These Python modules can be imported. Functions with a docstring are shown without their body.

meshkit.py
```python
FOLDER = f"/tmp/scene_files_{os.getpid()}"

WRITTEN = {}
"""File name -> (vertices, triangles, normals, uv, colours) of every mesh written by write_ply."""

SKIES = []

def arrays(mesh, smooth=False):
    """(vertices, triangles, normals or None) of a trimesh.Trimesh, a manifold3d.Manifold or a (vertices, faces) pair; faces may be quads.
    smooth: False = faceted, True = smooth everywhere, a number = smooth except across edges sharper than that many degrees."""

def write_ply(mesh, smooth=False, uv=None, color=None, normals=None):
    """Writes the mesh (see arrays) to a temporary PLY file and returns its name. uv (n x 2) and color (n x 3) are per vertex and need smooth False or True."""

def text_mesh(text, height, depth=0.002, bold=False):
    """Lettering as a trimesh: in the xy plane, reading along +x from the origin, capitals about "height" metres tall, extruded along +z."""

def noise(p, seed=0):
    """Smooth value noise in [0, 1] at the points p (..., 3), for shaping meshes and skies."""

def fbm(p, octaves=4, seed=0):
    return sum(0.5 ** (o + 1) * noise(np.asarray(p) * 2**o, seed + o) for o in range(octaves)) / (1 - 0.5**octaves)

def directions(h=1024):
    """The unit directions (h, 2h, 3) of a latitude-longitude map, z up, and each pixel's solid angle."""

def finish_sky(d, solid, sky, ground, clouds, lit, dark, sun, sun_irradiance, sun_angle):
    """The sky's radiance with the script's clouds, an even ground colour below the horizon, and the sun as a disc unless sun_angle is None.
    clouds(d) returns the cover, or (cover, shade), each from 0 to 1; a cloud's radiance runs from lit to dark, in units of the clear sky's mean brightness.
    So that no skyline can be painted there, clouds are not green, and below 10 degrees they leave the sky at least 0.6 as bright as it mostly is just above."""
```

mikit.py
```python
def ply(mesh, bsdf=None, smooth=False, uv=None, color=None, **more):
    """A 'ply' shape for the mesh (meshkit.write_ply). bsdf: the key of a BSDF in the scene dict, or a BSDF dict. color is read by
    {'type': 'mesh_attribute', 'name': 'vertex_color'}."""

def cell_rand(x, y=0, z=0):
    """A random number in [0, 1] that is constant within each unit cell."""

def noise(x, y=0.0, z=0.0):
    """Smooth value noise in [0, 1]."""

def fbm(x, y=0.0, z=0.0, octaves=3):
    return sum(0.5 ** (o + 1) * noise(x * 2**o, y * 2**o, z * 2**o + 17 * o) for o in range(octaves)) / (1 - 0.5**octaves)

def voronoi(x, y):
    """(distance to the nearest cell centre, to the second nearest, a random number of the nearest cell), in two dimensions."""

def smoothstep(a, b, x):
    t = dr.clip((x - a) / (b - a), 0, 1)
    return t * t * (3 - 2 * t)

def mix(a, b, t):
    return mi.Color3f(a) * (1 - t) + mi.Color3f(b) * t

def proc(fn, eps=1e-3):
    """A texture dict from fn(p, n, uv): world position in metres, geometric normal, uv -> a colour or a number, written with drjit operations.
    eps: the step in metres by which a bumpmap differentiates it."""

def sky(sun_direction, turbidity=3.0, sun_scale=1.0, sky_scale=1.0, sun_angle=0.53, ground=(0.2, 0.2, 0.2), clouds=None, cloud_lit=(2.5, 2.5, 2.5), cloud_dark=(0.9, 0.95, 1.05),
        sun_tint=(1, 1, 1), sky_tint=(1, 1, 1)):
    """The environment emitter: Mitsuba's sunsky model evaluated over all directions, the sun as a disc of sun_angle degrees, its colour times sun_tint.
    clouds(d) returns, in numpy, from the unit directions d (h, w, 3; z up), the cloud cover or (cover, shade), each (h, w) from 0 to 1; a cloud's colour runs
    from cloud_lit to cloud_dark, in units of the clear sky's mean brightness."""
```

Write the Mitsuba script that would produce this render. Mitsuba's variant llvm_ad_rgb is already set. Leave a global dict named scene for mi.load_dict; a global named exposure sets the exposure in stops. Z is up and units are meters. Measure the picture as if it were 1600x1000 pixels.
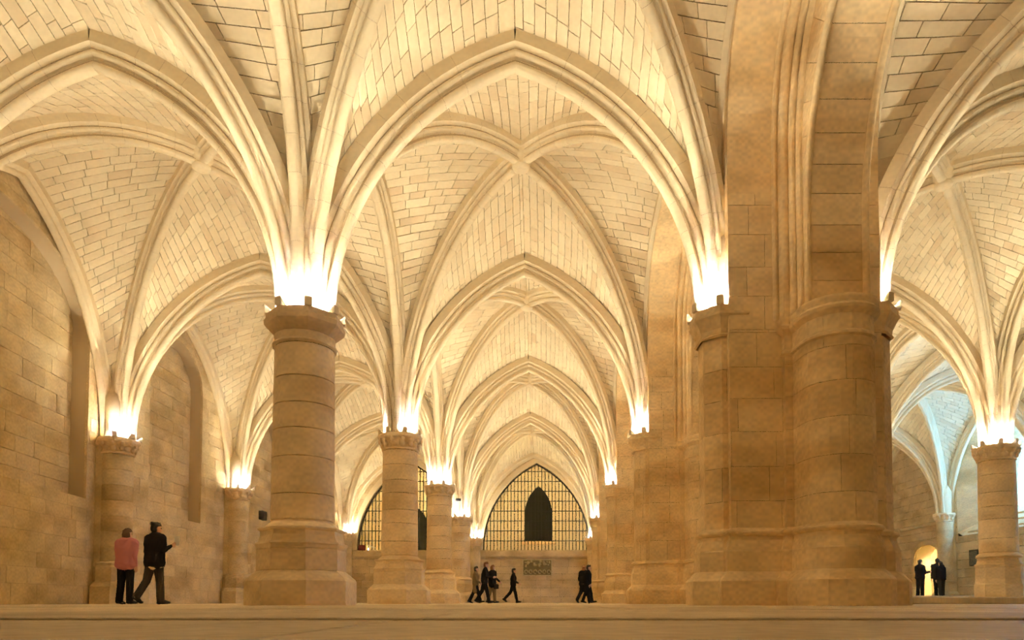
import math, random
import numpy as np, trimesh, manifold3d as m3, shapely
from shapely.geometry import Polygon, box as sbox, LineString
import mitsuba as mi, drjit as dr, mikit, meshkit
from mikit import proc, noise, fbm, cell_rand, mix, smoothstep, voronoi

T = mi.ScalarTransform4f
F, CX, CY, EYE, PITCH = 1057.0, 833.0, 898.5, 0.045, math.radians(2.3)
exposure = 3.62
ADDED_BEAM = 0.0064
LAMP = np.array([1.0, 0.87, 0.60]) * 215.0
scene, labels = {}, {}
scene['camera'] = {'type': 'perspective', 'fov': 2 * math.degrees(math.atan(800 / F)), 'fov_axis': 'x', 'near_clip': 0.02, 'far_clip': 400.0,
                   'principal_point_offset_x': -(CX - 800) / 1600, 'principal_point_offset_y': -(CY - 500) / 1000,
                   'to_world': T().look_at(origin=[0, 0, EYE], target=[0, 10 * math.cos(PITCH), EYE + 10 * math.sin(PITCH)], up=[0, 0, 1])}
rng = random.Random(7)
nrg = np.random.default_rng(7)

# ------------------------------------------------------------------ materials
def stone_fn(c0, c1, c2, blot=0.16, fine=0.10, grime=None):
    def fn(p, n, uv):
        c = mix(c0, c1, uv.x)
        c = mix(c, c2, smoothstep(0.86, 1.0, uv.y) * 0.8)
        a = fbm(p.x * 1.7, p.y * 1.7, p.z * 1.7, octaves=3)
        b = noise(p.x * 23, p.y * 23, p.z * 23)
        c = c * (1 - blot * 0.5 + blot * a * 1.0) * (1 - fine * 0.5 + fine * b)
        if grime is not None:
            g = fbm(p.x * 0.9 + 3.1, p.y * 0.9, p.z * 1.6, octaves=4)
            c = mix(c, mi.Color3f(c) * mi.Color3f(grime), smoothstep(0.45, 0.72, g) * 0.7)
        return c
    return fn

def diffuse(name, fn):
    scene[name] = {'type': 'twosided', 'bsdf': {'type': 'diffuse', 'reflectance': proc(fn)}}

diffuse('mat_web', stone_fn((.76, .67, .50), (.69, .59, .43), (.62, .50, .35)))
diffuse('mat_rib', stone_fn((.76, .66, .49), (.74, .64, .47), (.69, .58, .42), .18, .08))
diffuse('mat_wall', stone_fn((.69, .57, .38), (.60, .48, .30), (.52, .40, .24), .55, .22, (.74, .68, .54)))
diffuse('mat_pier', stone_fn((.86, .69, .45), (.79, .62, .38), (.73, .55, .33), .50, .24, (.76, .66, .50)))
diffuse('mat_column', stone_fn((.85, .70, .49), (.77, .62, .42), (.70, .55, .36), .45, .20, (.80, .72, .58)))
def plain(name, rgb, rough=None, spec=0.3, metallic=0.0):
    b = {'type': 'diffuse', 'reflectance': {'type': 'rgb', 'value': list(rgb)}} if rough is None else \
        {'type': 'principled', 'base_color': {'type': 'rgb', 'value': list(rgb)}, 'roughness': rough, 'specular': spec, 'metallic': metallic}
    scene[name] = {'type': 'twosided', 'bsdf': b}
plain('mat_mortar', (.22, .175, .10))
plain('mat_backing', (.50, .40, .27))
def floor_fn(p, n, uv):
    c = mix((.60, .49, .33), (.52, .41, .27), uv.x)
    a = fbm(p.x * 1.1, p.y * 0.8, 2.0, octaves=4)
    b = noise(p.x * 30, p.y * 30, 1.0)
    return c * (0.66 + 0.55 * a) * (0.92 + 0.16 * b)
scene['mat_floor'] = {'type': 'twosided', 'bsdf': {'type': 'principled', 'base_color': proc(floor_fn), 'roughness': 0.55, 'specular': 0.35}}
plain('mat_iron', (.015, .014, .013), 0.5)
plain('mat_housing', (.66, .55, .38))
plain('mat_black', (.012, .012, .013), 0.55)
plain('mat_dark_glass', (.008, .011, .006), 0.25, 0.2)
plain('mat_relief', (.52, .46, .28))
plain('mat_relief_gap_shade', (.20, .17, .09))  # dark panel colour paints the shade in the gaps behind the carvings
plain('mat_sign_red', (.10, .012, .012), 0.5)
plain('mat_skin', (.62, .38, .26), 0.5)
plain('mat_hair_brown', (.075, .040, .020), 0.5)
plain('mat_hair_black', (.02, .015, .012), 0.5)
plain('mat_hair_red', (.25, .10, .03), 0.5)
plain('mat_pink', (.60, .25, .29))
plain('mat_cloth_black', (.012, .011, .012))
plain('mat_cloth_dark', (.030, .024, .018))
plain('mat_jeans', (.030, .026, .020))
plain('mat_khaki', (.20, .14, .07))
plain('mat_white_cloth', (.75, .68, .52))
plain('mat_paper', (.88, .87, .84))
plain('mat_grey_cloth', (.35, .34, .34))
plain('mat_plaque', (.045, .045, .040), 0.4)
plain('mat_plaque_text', (.30, .28, .22))
plain('mat_cream', (.80, .70, .52))

# ------------------------------------------------------------------ entries
used = {}
def numbered(name):
    if name not in used:
        used[name] = 0
        return name
    used[name] += 1
    return f'{name}_{used[name]:03d}'

def put(name, mesh, mat, parent=None, smooth=False, uv=None, **more):
    key = numbered(name if parent is None else parent + '__' + name)
    scene[key] = mikit.ply(mesh, mat, smooth=smooth, uv=uv, **more)
    return key

def tag(key, label=None, cat=None, kind=None, group=None):
    d = labels.setdefault(key, {})
    for k, v in (('label', label), ('category', cat), ('kind', kind), ('group', group)):
        if v: d[k] = v
    return key

def thing(name, label, cat, kind=None, group=None):
    return tag(numbered(name), label, cat, kind, group)

class Bag:
    """Gathers vertices, triangles and uv of one mesh."""
    def __init__(s): s.v, s.f, s.u, s.n = [], [], [], 0
    def add(s, v, f, uv=None):
        v = np.asarray(v, float); f = np.asarray(f, int)
        if f.shape[1] == 4: f = np.vstack([f[:, [0, 1, 2]], f[:, [0, 2, 3]]])
        s.v.append(v); s.f.append(f + s.n); s.n += len(v)
        s.u.append(np.tile(uv, (len(v), 1)) if uv is not None else np.zeros((len(v), 2)))
        return s
    def mesh(s): return np.vstack(s.v), np.vstack(s.f)
    def uv(s): return np.vstack(s.u)

def tone(r=None): r = r or rng; return (r.random(), r.random())
def put_bag(name, bag, mat, parent=None, smooth=False):
    return put(name, bag.mesh(), mat, parent, smooth, bag.uv())
def put_uv(name, mesh, mat, parent=None, smooth=False, uv=None):
    """A mesh with one tone."""
    v = mesh[0] if isinstance(mesh, tuple) else np.asarray(mesh.vertices)
    f = mesh[1] if isinstance(mesh, tuple) else np.asarray(mesh.faces)
    return put(name, (v, f), mat, parent, smooth, np.tile(uv or tone(), (len(v), 1)))

BOXF = np.array([[0, 1, 2, 3], [4, 7, 6, 5], [0, 4, 5, 1], [1, 5, 6, 2], [2, 6, 7, 3], [3, 7, 4, 0]])
def box(x0, x1, y0, y1, z0, z1):
    v = np.array([[x0, y0, z0], [x0, y1, z0], [x1, y1, z0], [x1, y0, z0], [x0, y0, z1], [x0, y1, z1], [x1, y1, z1], [x1, y0, z1]], float)
    return v, np.vstack([BOXF[:, [0, 1, 2]], BOXF[:, [0, 2, 3]]])
def bevel_box(x0, x1, y0, y1, z0, z1, b):
    pts = []
    for x, sx in ((x0, 1), (x1, -1)):
        for y, sy in ((y0, 1), (y1, -1)):
            for z, sz in ((z0, 1), (z1, -1)):
                pts += [(x + sx * b, y + sy * b, z), (x + sx * b, y, z + sz * b), (x, y + sy * b, z + sz * b)]
    m = trimesh.convex.convex_hull(np.array(pts)); return np.array(m.vertices), np.array(m.faces)

def lathe(runs, n=32, rot=0.0, center=(0, 0), arc=None):
    """Runs of (r, z); vertices are shared inside a run only."""
    b = Bag()
    closed = arc is None
    a0, a1 = (rot, rot + 2 * math.pi) if closed else arc
    ang = np.linspace(a0, a1, n + 1)[:n if closed else n + 1]
    k = len(ang)
    for run in runs:
        run = np.asarray(run, float)
        v = np.stack([center[0] + run[:, None, 0] * np.cos(ang), center[1] + run[:, None, 0] * np.sin(ang), np.broadcast_to(run[:, None, 1], (len(run), k))], -1).reshape(-1, 3)
        i, j = np.meshgrid(np.arange(len(run) - 1), np.arange(k if closed else k - 1), indexing='ij')
        j2 = (j + 1) % k
        b.add(v, np.stack([i * k + j, i * k + j2, (i + 1) * k + j2, (i + 1) * k + j], -1).reshape(-1, 4))
    return b.mesh()

def offset_ring(pts, o):
    pts = np.asarray(pts, float)
    d = np.roll(pts, -1, 0) - pts
    d /= np.linalg.norm(d, axis=1, keepdims=True)
    nrm = np.stack([d[:, 1], -d[:, 0]], 1)               # outward for counter-clockwise
    n0 = np.roll(nrm, 1, 0)
    m = (nrm + n0) / (1 + (nrm * n0).sum(1, keepdims=True)).clip(0.5)
    return pts + m * o

def loft(ring, prof, cap=True):
    """ring (n,2) counter-clockwise; prof [(z, offset)] from below to above."""
    b = Bag(); n = len(ring)
    rs = [np.hstack([offset_ring(ring, o), np.full((n, 1), z)]) for z, o in prof]
    for r0, r1 in zip(rs[:-1], rs[1:]):
        j = np.arange(n); j2 = (j + 1) % n
        b.add(np.vstack([r0, r1]), np.stack([j, j2, j2 + n, j + n], -1))
    if cap:
        vv, ff = trimesh.creation.triangulate_polygon(Polygon(rs[-1][:, :2]), engine='earcut')
        b.add(np.hstack([vv, np.full((len(vv), 1), prof[-1][0])]), ff)
    return b.mesh()

def ring_of(poly):
    p = shapely.geometry.polygon.orient(poly, 1.0)
    return np.array(p.exterior.coords)[:-1]

def extrude(poly, h):
    m = trimesh.creation.extrude_polygon(poly, h, engine='earcut')
    return np.array(m.vertices), np.array(m.faces)

def geoms(g):
    return [x for x in getattr(g, 'geoms', [g]) if x.geom_type == 'Polygon' and x.area > 1e-4]

# ------------------------------------------------------------------ what shows large
def project(p):
    p = np.asarray(p, float); z = p[..., 2] - EYE
    d = np.maximum(p[..., 1] * math.cos(PITCH) + z * math.sin(PITCH), 0.05)
    return np.stack([CX + F * p[..., 0] / d, CY - F * (z * math.cos(PITCH) - p[..., 1] * math.sin(PITCH)) / d], -1)
def seen_size(v):
    """Rough picture area of a stone's four front corners inside the frame."""
    if v[:, 1].min() < 0.4: return 0.0
    q = project(v)
    c = q.mean(0)
    if not (-15 < c[0] < 1615 and -15 < c[1] < 1015): return 0.0
    x, y = q[:, 0], q[:, 1]
    return 0.5 * abs(np.dot(x, np.roll(y, -1)) - np.dot(y, np.roll(x, -1)))

def split_stones(stones, parent, mat, most=300, name='stone', least=70.0):
    """stones: (vertices, faces, front corners). The ones that show largest become parts, the rest one part of kind stuff."""
    sizes = [seen_size(s[2]) for s in stones]
    order = sorted(range(len(stones)), key=lambda i: -sizes[i])
    rest = Bag()
    for k, i in enumerate(order):
        v, f, _ = stones[i]
        t = tone()
        if k < most and sizes[i] >= least:
            put(name, (v, f), mat, parent, False, np.tile(t, (len(v), 1)))
        else:
            rest.add(v, f, t)
    if rest.n:
        tag(put_bag('far_' + name + 's', rest, mat, parent), kind='stuff')

def ashlar(poly, O, U, V, N, h=0.36, ln=(0.55, 1.0), t=0.05, gap=0.010, seed=1, v0=None):
    """Stones that face a flat wall: poly in (u, v), front at O + uU + vV, thickness t along -N."""
    r = random.Random(seed)
    O, U, V, N = (np.asarray(a, float) for a in (O, U, V, N))
    u0, w0, u1, w1 = poly.bounds
    prep = shapely.prepared.prep(poly)
    out, v = [], (w0 if v0 is None else v0)
    while v < w1 - 0.02:
        hh = h * r.uniform(0.85, 1.18)
        u = u0 - r.random() * ln[1]
        while u < u1:
            l = r.uniform(*ln)
            rect = sbox(u + gap / 2, v + gap / 2, u + l - gap / 2, min(v + hh, w1) - gap / 2)
            u += l
            off = r.uniform(-.004, .004)
            if prep.contains(rect):
                c = np.array(rect.exterior.coords)[:4]
                front = O + c[:, :1] * U + c[:, 1:] * V + N * off
                out.append((np.vstack([front, front - N * t]), np.vstack([[[0, 1, 2], [0, 2, 3]]] + [[[i, (i + 1) % 4, (i + 1) % 4 + 4], [i, (i + 1) % 4 + 4, i + 4]] for i in range(4)]), front))
            elif prep.intersects(rect):
                for g in geoms(rect.intersection(poly)):
                    if g.area < .006: continue
                    vv, ff = extrude(g, t)
                    p3 = O + vv[:, :1] * U + vv[:, 1:2] * V + N * (off - t + vv[:, 2:3])
                    c = np.array(g.minimum_rotated_rectangle.exterior.coords)[:4]
                    out.append((p3, ff, O + c[:, :1] * U + c[:, 1:] * V))
        v += hh
    return out

def flat(poly, O, U, V, N, t, back=0.0):
    """A wall slab: poly extruded from O + N*back by t along -N."""
    O, U, V, N = (np.asarray(a, float) for a in (O, U, V, N))
    b = Bag()
    turn = np.dot(np.cross(U, V), N) < 0
    for g in geoms(poly):
        vv, ff = extrude(g, t)
        b.add(O + vv[:, :1] * U + vv[:, 1:2] * V + N * (back - t + vv[:, 2:3]), ff[:, ::-1] if turn else ff)
    return b.mesh()

def pointed(u0, u1, z0, zs, z1, n=14):
    """Pointed arch opening: jambs from z0 to zs, apex at z1."""
    a, h = (u1 - u0) / 2, z1 - zs
    if h >= a:
        R = (a * a + h * h) / (2 * a); ph = np.linspace(0, math.asin(min(1, h / R)), n)
        l = np.stack([u0 + R * (1 - np.cos(ph)), zs + R * np.sin(ph)], 1)
    else:
        ph = np.linspace(0, math.pi / 2, n)
        l = np.stack([u0 + a * (1 - np.cos(ph)), zs + h * np.sin(ph)], 1)
    rgt = l[::-1][1:] * [-1, 1] + [u0 + u1, 0]
    return Polygon([(u0, z0), *map(tuple, l), *map(tuple, rgt), (u1, z0)][::-1]).buffer(0)

# ------------------------------------------------------------------ the grid of the hall
LINE = [2.64, 9.74, 16.84, 23.94, 31.04, 38.14]
LINE_R = [3.82, 10.92, 18.02, 25.0, 31.65, 38.40]
ROWX = {'wall': [-9.5, -9.65, -10.42, -10.50, -10.56, -10.6], 'cols': [-3.33] * 6, 'pl': [2.80, 2.80, 2.90, 2.99, 3.07, 3.40]}
ROWX['pr'] = [x + 1.98 for x in ROWX['pl']]
ROWX['far'] = [12.43] * 6
ROWX['right'] = [19.35] * 6
CAP = {'wall': [4.10, 4.10, 4.10, 4.04, 3.98, 3.90], 'cols': [4.17, 4.17, 4.20, 4.17, 3.93, 3.60], 'pl': [4.20, 4.20, 4.20, 4.17, 3.88, 3.64],
       'pr': [4.22, 4.24, 4.2, 4.17, 4.0, 3.9], 'far': [4.2] * 6, 'right': [4.2] * 6}
def node(row, i):
    y = (LINE_R if row in ('far', 'right') else LINE)[i] if i >= 0 else -4.49
    k = max(i, 0)
    return np.array([ROWX[row][k], y]), CAP[row][k]
TZ = [8.45, 8.38, 8.77, 8.77, 8.77, 8.55]
def pier_x(y): return np.interp(y, LINE, ROWX['pl'])

def arch_pts(P, Q, z0, z1, n=26, r0=-0.015, ell=False):
    """Half a pointed arch (ell False), a quarter ellipse (True) or a steep-flanked curve (a number)."""
    P, Q = np.asarray(P, float), np.asarray(Q, float)
    L = np.linalg.norm(Q - P); e = (Q - P) / L
    a, h = L - r0, z1 - z0
    if ell is not True and ell:
        th = np.linspace(0, math.pi / 2, n + 1)
        x, z = a * (1 - np.cos(th) ** (2 / ell)), h * np.sin(th) ** (2 / ell)
    elif h >= a and not ell:
        R = (a * a + h * h) / (2 * a); ph = np.linspace(0, math.asin(min(1, h / R)), n + 1)
        x, z = R * (1 - np.cos(ph)), R * np.sin(ph)
    else:
        th = np.linspace(0, math.pi / 2, n + 1)
        x, z = a * (1 - np.cos(th)), h * np.sin(th)
    return e, np.stack([r0 + x, z0 + z], 1), L

def to3(P, e, xz): return np.stack([P[0] + e[0] * xz[:, 0], P[1] + e[1] * xz[:, 0], xz[:, 1]], 1)

def arc_run(cx, cy, r, a0, a1, n=6):
    a = np.radians(np.linspace(a0, a1, n)); return [(cx + r * math.cos(t), cy + r * math.sin(t)) for t in a]
def mirror(runs): return runs + [[(-u, v) for u, v in reversed(r)] for r in reversed(runs)]
MAIN = mirror([[(-.185, -.06), (-.185, .13)], [(-.185, .13), (-.15, .145), (-.118, .185)], arc_run(-.088, .225, .045, 230, 90, 6),
               [(-.088, .27), (-.065, .285), (-.058, .315)], arc_run(-.030, .375, .065, 245, 90, 7)])
MAIN[4] = MAIN[4] + [(0, .44)]; MAIN[5] = [(0, .44)] + MAIN[5]
DIAG = [[(u * .84, v * .92 if v > 0 else v) for u, v in r] for r in MAIN]
WALLR = mirror([[(-.15, -.06), (-.15, .10)], [(-.15, .10), (-.10, .13), (-.075, .17)], arc_run(-.03, .20, .055, 215, 90, 5) + [(0, .255)]])
STRIP = mirror([[(-.07, -.05), (-.07, .10)], [(-.07, .10), (0, .16)]])

def sweep(P, e, xz, prof, L, i0=0, i1=None, shrink=1.0, ends=True):
    i1 = len(xz) - 1 if i1 is None else i1
    t = np.gradient(xz, axis=0); t /= np.linalg.norm(t, axis=1, keepdims=True)
    w = np.array([-e[1], e[0]])
    b = Bag()
    idx = np.arange(i0, i1 + 1)
    c, tt = xz[idx], t[idx]
    for run in prof:
        run = np.array(run) * shrink
        X = c[:, None, 0] + run[None, :, 1] * tt[:, None, 1]
        Z = c[:, None, 1] - run[None, :, 1] * tt[:, None, 0]
        over = np.maximum(X - L, 0)
        X = X - over
        Z = Z - over * tt[:, None, 1] / np.maximum(tt[:, None, 0], .2)
        v = np.stack([P[0] + e[0] * X + w[0] * run[None, :, 0], P[1] + e[1] * X + w[1] * run[None, :, 0], Z], -1)
        m, k = v.shape[:2]
        i, j = np.meshgrid(np.arange(m - 1), np.arange(k - 1), indexing='ij')
        b.add(v.reshape(-1, 3), np.stack([i * k + j, (i + 1) * k + j, (i + 1) * k + j + 1, i * k + j + 1], -1).reshape(-1, 4))
    if ends and shrink == 1.0:                                      # end faces close a voussoir's joint
        flatp = np.array([q for r in prof for q in r])
        vv, ff = trimesh.creation.triangulate_polygon(Polygon(flatp).buffer(0), engine='earcut')
        for q in (0, len(idx) - 1):
            X = c[q, 0] + vv[:, 1] * tt[q, 1]; Z = c[q, 1] - vv[:, 1] * tt[q, 0]
            over = np.maximum(X - L, 0); X = X - over; Z = Z - over * tt[q, 1] / max(tt[q, 0], .2)
            b.add(np.stack([P[0] + e[0] * X + w[0] * vv[:, 0], P[1] + e[1] * X + w[1] * vv[:, 0], Z], -1), ff)
    return b.mesh()

def resample(xz, n):
    s = np.r_[0, np.cumsum(np.linalg.norm(np.diff(xz, axis=0), axis=1))]
    q = np.linspace(0, s[-1], n + 1)
    return np.stack([np.interp(q, s, xz[:, 0]), np.interp(q, s, xz[:, 1])], 1), s[-1]

def half_rib(parent, P, Q, z0, z1, prof, ell=False, near=False, shift=(0, 0), part='rib'):
    P, Q = np.asarray(P) + shift, np.asarray(Q) + shift
    e, xz, L = arch_pts(P, Q, z0, z1, 60, ell=ell)
    xz, length = resample(xz, 48)
    if not near:
        put_uv(part, sweep(P, e, xz[::2], prof, L, ends=False), 'mat_rib', parent, True); return
    k = put_uv(part, sweep(P, e, xz, prof, L, shrink=.975, ends=False), 'mat_backing', parent, True)
    n, at = len(xz) - 1, 0
    step = 0.46 / (length / n)
    s = np.arange(n + 1) * (length / n)
    cuts = [0.0]
    while cuts[-1] < length - 0.5: cuts.append(cuts[-1] + rng.uniform(.36, .54))
    cuts[-1] = length
    for a, bb in zip(cuts[:-1], cuts[1:]):
        q = np.linspace(a + (.003 if a else 0), bb - (.003 if bb < length else 0), max(3, int((bb - a) / .1)))
        seg = np.stack([np.interp(q, s, xz[:, 0]), np.interp(q, s, xz[:, 1])], 1)
        # tangents from the whole curve keep neighbours flush
        put_uv('voussoir', sweep_seg(P, e, xz, s, seg, q, prof, L), 'mat_rib', k, True)

def sweep_seg(P, e, xz, s, seg, q, prof, L):
    t = np.gradient(xz, axis=0); t /= np.linalg.norm(t, axis=1, keepdims=True)
    tt = np.stack([np.interp(q, s, t[:, 0]), np.interp(q, s, t[:, 1])], 1)
    w = np.array([-e[1], e[0]]); b = Bag()
    def place(u, v, c, tn):
        X = c[..., 0] + v * tn[..., 1]; Z = c[..., 1] - v * tn[..., 0]
        over = np.maximum(X - L, 0); X = X - over; Z = Z - over * tn[..., 1] / np.maximum(tn[..., 0], .2)
        return np.stack([P[0] + e[0] * X + w[0] * u, P[1] + e[1] * X + w[1] * u, Z], -1)
    for run in prof:
        run = np.array(run)
        v = place(np.broadcast_to(run[None, :, 0], (len(q), len(run))), run[None, :, 1], seg[:, None, :], tt[:, None, :])
        m, k = v.shape[:2]
        i, j = np.meshgrid(np.arange(m - 1), np.arange(k - 1), indexing='ij')
        b.add(v.reshape(-1, 3), np.stack([i * k + j, (i + 1) * k + j, (i + 1) * k + j + 1, i * k + j + 1], -1).reshape(-1, 4))
    return b.mesh()

def half_web(c, zc, mid, zm, key, zk, shift, ellb=False, seed=0, stones=True):
    """Half of a web cell: ruled between half of a boundary arch and half of a diagonal. Returns (backing, stones)."""
    r = random.Random(seed)
    n = 40
    eb, xb, _ = arch_pts(np.asarray(c) + shift, np.asarray(mid) + shift, zc, zm, 120, ell=ellb)
    ed, xd, _ = arch_pts(c, key, zc, zk, 120, ell=True)
    Bc = to3(np.asarray(c) + shift, eb, resample(xb, n)[0]); Dc = to3(np.asarray(c, float), ed, resample(xd, n)[0])
    length = (resample(xb, n)[1] + resample(xd, n)[1]) / 2
    g = np.arange(n + 1) / n
    def at(t, s, lift=0.0):
        t = np.atleast_1d(t).astype(float); s = np.atleast_1d(s).astype(float)
        b = np.stack([np.interp(t, g, Bc[:, k]) for k in range(3)], -1)
        d = np.stack([np.interp(t, g, Dc[:, k]) for k in range(3)], -1)
        l = np.linalg.norm(d - b, axis=-1, keepdims=True)
        p = b + (d - b) * s[:, None]
        b2 = np.stack([np.interp(np.minimum(t + .02, 1), g, Bc[:, k]) for k in range(3)], -1); d2 = np.stack([np.interp(np.minimum(t + .02, 1), g, Dc[:, k]) for k in range(3)], -1)
        b1 = np.stack([np.interp(np.maximum(t - .02, 0), g, Bc[:, k]) for k in range(3)], -1); d1 = np.stack([np.interp(np.maximum(t - .02, 0), g, Dc[:, k]) for k in range(3)], -1)
        tan = (b2 - b1) * (1 - s[:, None]) + (d2 - d1) * s[:, None]
        nn = np.cross(tan, d - b); ln = np.linalg.norm(nn, axis=-1, keepdims=True)
        nn = np.where(ln > 1e-9, nn / np.maximum(ln, 1e-9), [0, 0, 1.0])
        nn = np.where(nn[:, 2:] < -1e-6, -nn, nn)
        tz4 = np.clip((t - .6) / .4, 0, 1)[:, None] ** 2
        nn = nn * (1 - tz4) + np.array([0, 0, 1.0]) * tz4
        out = (4 * s * (1 - s))[:, None] * l * 0.045 + lift
        return p + nn * out
    S = np.linspace(0, 1, 9)
    tt, ss = np.meshgrid(np.linspace(0, 1, n + 1), S, indexing='ij')
    bv = at(tt.ravel(), ss.ravel(), 0.005).reshape(-1, 3)
    i, j = np.meshgrid(np.arange(n), np.arange(8), indexing='ij')
    bf = np.stack([i * 9 + j, (i + 1) * 9 + j, (i + 1) * 9 + j + 1, i * 9 + j + 1], -1).reshape(-1, 4)
    out = []
    if stones:
        t = 0.02
        gp = 0.0062
        while t < 0.999:
            hh = (0.35 if t < .36 else 0.20) * r.uniform(.88, 1.12)
            t1 = min(1.0, t + hh / length)
            if 1 - t1 < .012: t1 = 1.0
            w = float(np.linalg.norm(np.ravel(at((t + t1) / 2, 0.0) - at((t + t1) / 2, 1.0))))
            if w > 0.22:
                base = (0.62 if t < .36 else 0.50)
                x = -r.random() * base if w > base else 0.0
                cuts = [0.0]
                x += base * r.uniform(.75, 1.25)
                while x < w - .12:
                    if x > .1: cuts.append(x)
                    x += base * r.uniform(.62, 1.3)
                cuts.append(w)
                g1 = gp if t >= .36 else gp * .8
                ga, gb = g1 / length, g1 / w
                for a, b in zip(cuts[:-1], cuts[1:]):
                    s0, s1 = a / w + gb, b / w - gb
                    if s1 - s0 < .01: continue
                    dz = r.uniform(-.002, .001)
                    q = at([t + ga, t + ga, t1 - ga, t1 - ga], [s0, s1, s1, s0], dz)
                    qb = at([t + ga, t + ga, t1 - ga, t1 - ga], [s0, s1, s1, s0], .03)
                    out.append((np.vstack([q, qb]), STONEF, q))
            t = t1
    return (bv, bf), out
STONEF = np.array([[0, 1, 2], [0, 2, 3]] + [x for i in range(4) for x in ([i, (i + 1) % 4, (i + 1) % 4 + 4], [i, (i + 1) % 4 + 4, i + 4])])

NAVE = {'A': ('wall', 'cols'), 'B': ('cols', 'pl'), 'C': ('pr', 'far'), 'D': ('far', 'right')}
NAVENAME = {'A': 'aisle along the left wall', 'B': 'central aisle', 'C': 'aisle right of the big piers', 'D': 'aisle by the right windows'}
BAYNAME = {-1: 'behind the viewer', 0: 'overhead and nearest', 1: 'beyond the nearest column', 2: 'third from the viewer', 3: 'fourth from the viewer', 4: 'by the back wall'}
KZ = {0: 8.6, 1: 9.2, 2: 9.45, 3: 9.35, 4: 9.1, -1: 8.8}
WALLSHIFT = {'wall': (-.28, 0), 'right': (.25, 0)}
RIBSHIFT = {'wall': (-.28, 0), 'right': (.25, 0), 'pl': (-.10, 0), 'pr': (.10, 0)}
LONGZ = {'wall': 8.85, 'cols': 9.05, 'pl': 8.85, 'pr': 8.85, 'far': 9.05, 'right': 8.85}
STEEP = {'pl': 3.2, 'pr': 2.9, 'cols': 2.4, 'far': 2.4}

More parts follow.
